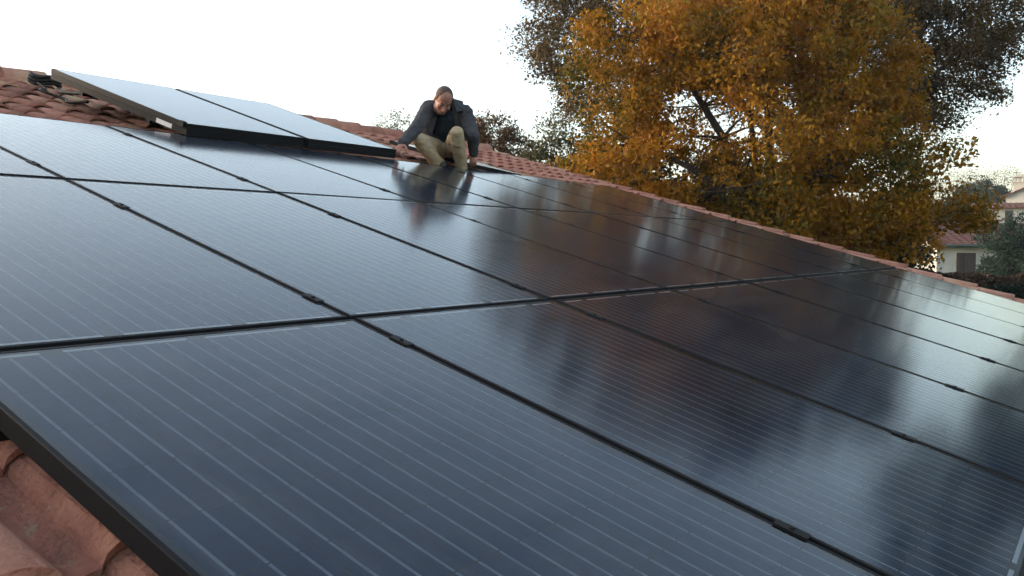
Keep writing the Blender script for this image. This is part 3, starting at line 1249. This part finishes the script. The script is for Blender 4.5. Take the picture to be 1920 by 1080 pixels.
def tree(name, label, cat, base, lobes, n_clump, per, leaf, mat, clump_r=.45, trunk_r=.22, fork=None, group=None, edge=.6, twigs=True, seedv=1, flat=.75, stems=None, narrow=.55):
    """lobes: (centre, (rx, ry, rz)) world ellipsoids; clumps of leaves sit on twigs that join limbs."""
    r = np.random.default_rng(seedv)
    root = empty(name, base)
    tag(root, label, cat, group)
    bpy.context.view_layer.update()
    vol = np.array([l[1][0] * l[1][1] * l[1][2] for l in lobes])
    pick = r.choice(len(lobes), n_clump, p=vol ** .72 / (vol ** .72).sum())
    cl = []
    for q in pick:
        c, rad = lobes[q]
        d = r.normal(size=3)
        d /= np.linalg.norm(d)
        t = r.uniform(0, 1) ** (1 / 3 * edge) if r.uniform() < .85 else r.uniform(.2, 1.12)
        # lobes lie along the camera's right, forward and up axes
        w = VR_h * (d[0] * rad[0] * t) + VF_h * (d[1] * rad[1] * t) + Vector((0, 0, d[2] * rad[2] * t))
        cl.append(Vector(c) + w)
    base = Vector(base)
    top = Vector((sum(c.x for c in cl) / len(cl), sum(c.y for c in cl) / len(cl), max(c.z for c in cl) - .3))
    fork_z = fork if fork is not None else base.z + (top.z - base.z) * .3
    # limbs: from the fork to the middle of each lobe, then out to the clumps
    nodes = []
    mbt = MB()
    kx = (top - base)
    tp = [base + Vector((0, 0, -.1))]
    for s in range(1, 6):
        t = s / 5
        p = base + Vector((kx.x * .25 * t * t, kx.y * .25 * t * t, (fork_z - base.z) * t))
        p += Vector((r.uniform(-.04, .04), r.uniform(-.04, .04), 0)) * (trunk_r / .2)
        tp.append(p)
    mbt.tube(tp, [trunk_r * (1.35 if i == 0 else 1 - .06 * i) for i in range(len(tp))], 10)
    ft = tp[-1]
    for (c, rad) in lobes:
        c = Vector(c)
        tgt = c + Vector((0, 0, rad[2] * .35))
        prev, L = ft.copy(), (tgt - ft).length
        pts = [ft - Vector((0, 0, .1))]
        m = max(4, int(L / .6))
        wob = Vector(r.normal(size=3)) * .06 * L
        for s in range(1, m + 1):
            t = s / m
            p = ft.lerp(tgt, t) + wob * math.sin(math.pi * t) + Vector((0, 0, .10 * L * math.sin(math.pi * t))) + Vector(r.normal(size=3)) * .03
            pts.append(p)
        rr = trunk_r * .55
        mbt.tube(pts, [max(.012, rr * (1 - .85 * i / m)) for i in range(m + 1)], 7)
        nodes += [(p, rr * (1 - .85 * i / m)) for i, p in enumerate(pts) if i > m * .25]
    if twigs:
        nn = np.array([tuple(p) for p, _ in nodes])
        for c in cl:
            dd = np.linalg.norm(nn - np.array(c), axis=1) + .5 * np.maximum(0, nn[:, 2] - c.z)
            j = int(np.argmin(dd))
            p0 = nodes[j][0]
            mid = p0.lerp(c, .55) + Vector(r.normal(size=3)) * .08 * (c - p0).length - Vector((0, 0, .03))
            rt = min(nodes[j][1] * .6, .010 + .012 * (c - p0).length)
            end = c + (c - p0).normalized() * clump_r * .5 if (c - p0).length > 1e-3 else c
            mbt.tube([p0, mid, c, end], [max(rt, .006), max(rt * .7, .005), max(.004, rt * .35), .002], 4, cap=False)
    me = mbt.mesh('trunk', [M['bark']], True)
    child_world('trunk', me, root, Matrix())
    cc = []
    for c in cl:
        k = max(3, int(per * r.uniform(.45, 1.5)))
        rad = clump_r * r.uniform(.55, 1.35)
        g = np.clip(r.normal(size=(k, 3)), -1.7, 1.7) * np.array([rad, rad, rad * flat]) * .55
        cc.append(g + np.array(c))
    if per > 0:
        me = leaf_mesh('crown', np.concatenate(cc), leaf, mat, narrow=narrow)
        child_world('crown', me, root, Matrix())
    return root


VR_h = Vector((VR.x, VR.y, 0)).normalized()
VF_h = Vector((VF.x, VF.y, 0)).normalized()


def lobe(px, py, depth, rx, ry, rd=None):
    k = depth / F_PX
    return (at(px, py, depth), (rx * k, (rd if rd else rx * k), ry * k))


D = 16.0
tree('golden_tree', 'golden leaved oak with full crown just beyond the roof verge', 'tree', ground_at(1450, D + .3),
     [lobe(1400, 230, D, 270, 230, 2.4), lobe(1215, 130, D - .3, 140, 150, 1.5), lobe(1190, 310, D - .2, 150, 110, 1.5), lobe(1570, 120, D + .2, 150, 150, 1.6),
      lobe(1600, 330, D - .4, 190, 120, 1.6), lobe(1420, 60, D + .1, 200, 130, 1.8), lobe(1735, 392, D - .3, 100, 42, 1.0), lobe(1400, 430, D + .2, 260, 90, 1.8),
      lobe(1660, 220, D, 70, 110, 1.0), lobe(1610, 450, D, 130, 60, 1.2), lobe(1790, 400, D - .4, 56, 20, .7)],
     560, 260, .084, M['gold'], .38, .24, fork=3.0, seedv=3)
D = 23.0
tree('brown_tree', 'tall brown leaved tree rising behind the golden oak', 'tree', ground_at(1560, D),
     [lobe(1060, 60, D, 100, 85, 1.7), lobe(1130, 160, D, 90, 90, 1.5), lobe(1190, -30, D + .5, 170, 130, 2.4), lobe(1750, 80, D, 165, 130, 2.2), lobe(1780, 140, D - .4, 110, 80, 1.5), lobe(1850, 50, D - .5, 80, 90, 1.4),
      lobe(1450, -90, D + .6, 330, 150, 3.0), lobe(1720, 215, D, 75, 80, 1.4), lobe(1600, -40, D, 220, 150, 2.5), lobe(1400, 90, D + 1, 250, 120, 2.5)],
     950, 190, .085, M['brown'], .46, .30, fork=5.2, seedv=5, edge=.8)
D = 30.0
tree('sparse_tree', 'thin half bare tree top showing above the ridge beside the man', 'tree', ground_at(735, D),
     [lobe(745, 238, D, 40, 30, .9), lobe(705, 246, D, 18, 12, .5), lobe(775, 250, D, 30, 24, .6)], 60, 22, .075, M['olive'], .30, .10, seedv=8)
D = 27.0
tree('rust_tree', 'rust brown tree top above the ridge just past the man', 'tree', ground_at(935, D),
     [lobe(930, 262, D, 50, 45, 1.0), lobe(975, 285, D, 40, 40, .9), lobe(890, 280, D, 40, 45, .9)], 90, 110, .085, M['rust'], .34, .14, seedv=9)
D = 24.0
tree('olive_tree', 'loose olive green sapling between the rust tree and the oak', 'tree', ground_at(1045, D),
     [lobe(1040, 262, D, 34, 46, .7), lobe(1070, 300, D, 40, 40, .8), lobe(1010, 305, D, 35, 35, .8)], 80, 60, .085, M['olive'], .30, .10, seedv=10)
tree('rust_tree', 'low rusty shrub crown just over the far end of the roof', 'tree', ground_at(1120, 19.0),
     [lobe(1110, 350, 19, 90, 60, 1.2), lobe(1230, 400, 19, 110, 60, 1.2)], 110, 170, .075, M['rust'], .36, .12, seedv=12)
tree('understorey_tree', 'dark green shrubby tree filling in under the golden oak', 'tree', ground_at(1420, 19.5),
     [lobe(1330, 420, 19.5, 150, 90, 1.5), lobe(1560, 450, 19.5, 150, 70, 1.5), lobe(1450, 480, 19.5, 200, 80, 1.5), lobe(1685, 480, 19.5, 55, 40, 1.0)], 240, 130, .10, M['evergreen'], .42, .14, seedv=13)
# reflected in the lower right panels
tree('evergreen_tree', 'dense dark evergreen standing past the lower corner of the roof', 'tree', ground_at(2260, 17.0),
     [lobe(2270, 250, 17, 200, 270, 2.2), lobe(2220, -40, 17, 200, 250, 2.2), lobe(2290, 460, 17, 210, 160, 2.4)], 340, 150, .12, M['evergreen'], .5, .22, seedv=14)
# round dark shrub at the right edge
tree('evergreen_shrub', 'dark green rounded shrub before the red roofed house', 'shrub', ground_at(1905, 38.0),
     [lobe(1905, 462, 38, 62, 54, 1.4), lobe(1908, 520, 38, 60, 60, 1.6)], 230, 110, .11, M['evergreen'], .36, .16, seedv=15, fork=1.5)


def on_hill(px, depth):
    g = ground_at(px, depth)
    g.z = ground_h(g.x, g.y)
    return g


tree('umbrella_pine', 'dark flat topped pine beside the white house', 'tree', on_hill(1838, 95),
     [lobe(1838, 362, 95, 36, 22, 2.2), lobe(1812, 372, 95, 22, 16, 1.6), lobe(1862, 370, 95, 18, 20, 1.4), lobe(1790, 395, 97, 40, 22, 2), lobe(1760, 400, 97, 40, 24, 2)], 260, 90, .24, M['pine'], .7, .28, seedv=16)
for k, (px, ph, dd) in enumerate([(1775, 318, 150), (1830, 310, 155), (1885, 305, 160)]):
    lab = ['bare hazy tree left of the pine on the skyline', 'bare hazy tree rising behind the dark pine', 'bare hazy tree behind the chimney of the white house'][k]
    tree('bare_tree', lab, 'tree', on_hill(px, dd), [lobe(px, ph + 22, dd, 30, 20, 3), lobe(px - 18, ph + 32, dd, 22, 16, 2.2), lobe(px + 20, ph + 30, dd, 22, 16, 2.2)], 110, 8, .22, M['brown'], 1.0, .2, group='bare trees on the skyline', seedv=20 + k)


def hedge(name, label, pts, h0, h1, thick, n, leaf, mat, seedv):
    """pts: ground line; a trimmed hedge with stems inside and leaves through its thickness."""
    r = np.random.default_rng(seedv)
    root = empty(name, pts[0])
    tag(root, label, 'hedge')
    bpy.context.view_layer.update()
    seg = [(Vector(a), Vector(b)) for a, b in zip(pts[:-1], pts[1:])]
    L = sum((b - a).length for a, b in seg)
    C = []
    mbt = MB()
    for a, b in seg:
        m = int(n * (b - a).length / L)
        t = r.uniform(0, 1, m)
        d = (b - a).normalized()
        sd_ = Vector((-d.y, d.x, 0))
        for q in t:
            p = a.lerp(b, q)
            top = h0 + (h1 - h0) * q + .12 * math.sin(p.x * 1.9) + .07 * math.sin(p.y * 4.1)
            o_ = r.uniform(-1, 1)
            u = r.uniform(0, 1)
            if r.uniform() < .6:
                o_ = math.copysign(1 - .12 * abs(r.normal()), o_) if r.uniform() < .6 else o_
                u = u if abs(o_) > .8 else 1 - .06 * abs(r.normal())
            C.append(tuple(p + sd_ * (o_ * thick) + Vector((0, 0, u * top))))
        q = 0.0
        while q < (b - a).length:
            p = a + d * q
            mbt.tube([p, p + Vector((r.uniform(-.1, .1), r.uniform(-.1, .1), h0 * .8))], [.03, .01], 5)
            q += .35
        # the twiggy core that no light gets through
        mbt.prism([tuple(a - sd_ * thick * .6), tuple(b - sd_ * thick * .6), tuple(b - sd_ * thick * .6 + Vector((0, 0, h1 - .3))), tuple(a - sd_ * thick * .6 + Vector((0, 0, h0 - .3)))], tuple(sd_ * thick * 1.2))
    child_world('stems', mbt.mesh('stems', [M['bark']]), root, Matrix())
    child_world('foliage', leaf_mesh('foliage', C, leaf, mat), root, Matrix())


hedge('beech_hedge', 'long brown dry leaved hedge in front of the red roofed house', [ground_at(1600, 27), ground_at(1800, 26), ground_at(2100, 24.5)], 2.85, 2.95, .55, 26000, .09, M['beech'], 31)
hedge('green_hedge', 'dark green clipped hedge below the brown hedge', [ground_at(1790, 18.5), ground_at(1950, 17.5), ground_at(2250, 16.5)], 2.55, 2.75, .5, 20000, .075, M['evergreen'], 32)

# ------------------------------------------------------------------ houses behind


def frame_at(px, depth, turn, z=0):
    g = ground_at(px, depth)
    # local x to the picture's right, local y away from the camera
    a = math.atan2(VR_h.y, VR_h.x) + turn
    return Matrix.Translation((g.x, g.y, z)) @ Matrix.Rotation(a, 4, 'Z')


def build_in(root_mat, name, mb, mats, parent):
    return child_world(name, mb.mesh(name, mats), parent, root_mat)


def gable_house(name, label, mat, w, d, eave, rise, wallm, over=.35, openings=(), ridge_along='x', shutters=True, chimney=None, gutter=None, rows=10):
    root = empty(name, mat=mat)
    tag(root, label, 'house')
    bpy.context.view_layer.update()
    mb = MB()
    mb.box(0, w, 0, d, -2.5, eave)
    if ridge_along == 'x':
        for xx in (0.001, w - .251):
            mb.prism([(xx, 0.001, eave), (xx, d - .001, eave), (xx, d / 2, eave + rise - .02)], (.25, 0, 0))
    else:
        for yy in (0.001, d - .251):
            mb.prism([(0.001, yy, eave), (w - .001, yy, eave), (w / 2, yy, eave + rise - .02)], (0, .25, 0))
    build_in(mat, 'wall', mb, [wallm], root)
    # two roof slopes built of tile courses that lap each other
    for side in (0, 1):
        mb = MB()
        for k in range(rows):
            t0, t1 = k / rows, (k + 1.15) / rows
            t1 = min(t1, 1)
            if ridge_along == 'x':
                def pt(x, t, up):
                    yy = -over + (d / 2 + over) * t
                    zz = eave - over * rise / (d / 2) + (rise + over * rise / (d / 2)) * t
                    return (x, yy if side == 0 else d - yy, zz + up)
                a, b = -over, w + over
            else:
                def pt(x, t, up):
                    xx = -over + (w / 2 + over) * t
                    zz = eave - over * rise / (w / 2) + (rise + over * rise / (w / 2)) * t
                    return (xx if side == 0 else w - xx, x, zz + up)
                a, b = -over, d + over
            seg = max(6, int((b - a) / .22))
            lo, hi = [], []
            for i in range(seg + 1):
                x = a + (b - a) * i / seg
                lift = .045 * (i % 2)
                lo.append(pt(x, t0, .10 + lift))
                hi.append(pt(x, t1, .06 + lift))
            for i in range(seg):
                mb.quad(lo[i], lo[i + 1], hi[i + 1], hi[i])
            mb.quad(pt(a, t0, .02), pt(b, t0, .02), pt(b, t0, .10), pt(a, t0, .10))
        mb.prism([pt(a, 0, 0), pt(b, 0, 0), pt(b, 1, 0), pt(a, 1, 0)], (0, 0, .05))
        rf = build_in(mat, 'roof', mb, [M['far_tile']], root)
        if side == 0 and chimney:
            cx, cy, cw, ch, cz = chimney
            mb = MB()
            mb.box(cx, cx + cw, cy, cy + cw, cz, cz + ch)
            mb.box(cx - .1, cx + cw + .1, cy - .1, cy + cw + .1, cz + ch, cz + ch + .1)
            for dx in (0, cw * .5 - .09, cw - .18):
                for dy in (0, cw - .18):
                    mb.box(cx + dx, cx + dx + .18, cy + dy, cy + dy + .18, cz + ch + .1, cz + ch + .55)
            mb.prism([(cx - .18, cy - .15, cz + ch + .55), (cx + cw + .18, cy - .15, cz + ch + .55), (cx + cw / 2, cy - .15, cz + ch + .85)], (0, cw + .3, 0))
            c = bpy.data.objects.new('chimney', mb.mesh('chimney', [wallm]))
            COL.objects.link(c)
            c.parent = rf
    if gutter:
        mb = MB()
        zz = eave - over * rise / (d / 2)
        mb.tube([(-over, -over - .05, zz + .02), (w + over, -over - .05, zz + .02)], .075, 8)
        build_in(mat, 'gutter', mb, [gutter], root)
    for (x0, x1, z0, z1, kind) in openings:
        mb = MB()
        mb.box(x0 - .08, x1 + .08, -.03, .02, z0 - .08, z1 + .08)
        fr = build_in(mat, 'window', mb, [M['plaster'] if kind != 'dark' else M['shutter']], root)
        if kind == 'shutter':
            mid = (x0 + x1) / 2
            for a, b in ((x0, mid - .01), (mid + .01, x1)):
                mb = MB()
                nsl = 14
                mb.box(a, b, -.055, -.032, z0, z1)
                for q in range(nsl):
                    z = z0 + .06 + (z1 - z0 - .12) * q / nsl
                    mb.box(a + .06, b - .06, -.066, -.0555, z, z + (z1 - z0) / nsl * .6)
                s = bpy.data.objects.new('shutter', mb.mesh('shutter', [M['shutter']]))
                COL.objects.link(s)
                s.parent = fr
        else:
            mb = MB()
            mb.box(x0, x1, -.045, -.032, z0, z1)
            s = bpy.data.objects.new('pane', mb.mesh('pane', [M['dark_glass']]))
            COL.objects.link(s)
            s.parent = fr
    return root


# low white house under a red roof; eave about level with the camera
k45 = 45 / F_PX
m = frame_at(1757, 45, R_(-4))
gable_house('white_house', 'low white house with red tiled roof and brown shutters behind the hedge', m, 8.0, 6.5, 3.80, 1.1, M['plaster_white'], .45,
            [(1.02, 2.02, 2.1, 3.30, 'shutter'), (4.9, 5.9, 2.1, 3.30, 'shutter')], gutter=M['green_gutter'], rows=12)
# white house up the slope at the right edge: a low wing and the taller main block
m = frame_at(1836, 80, R_(-22), 2.0)
gable_house('white_wing', 'low white wing with dark eave in front of the hillside house', m, 7.0, 5.0, 5.35, .5, M['plaster_white'], .4,
            [(2.15, 2.65, 3.9, 5.0, 'dark')], rows=6)
m = frame_at(1884, 86, R_(-36), 2.0)
gable_house('hillside_house', 'taller white house with chimney on the slope at the picture edge', m, 9.0, 8.0, 6.9, 1.9, M['plaster_white'], .5,
            [(1.0, 1.8, 3.6, 4.9, 'dark'), (4, 4.8, 3.6, 4.9, 'dark')], ridge_along='y', chimney=(.5, 1.2, 1.0, 1.3, 7.0), rows=8)

# ------------------------------------------------------------------ autumn haze over the valley


def make_haze():
    mb = MB()
    mb.box(-40, 330, -60, 330, -3.5, 26)
    m, n, l, b = new_mat('thin_haze')
    n.remove(b)
    pv = n.new('ShaderNodeVolumePrincipled')
    pv.inputs['Color'].default_value = (0.92, 0.94, 0.95, 1)
    pv.inputs['Density'].default_value = 0.0006
    pv.inputs['Anisotropy'].default_value = 0.3
    l.new(pv.outputs[0], n['Material Output'].inputs['Volume'])
    o = mb.build('haze', [m])
    tag(o, 'thin pale autumn haze over the gardens and far houses', 'haze', kind='stuff')


make_haze()
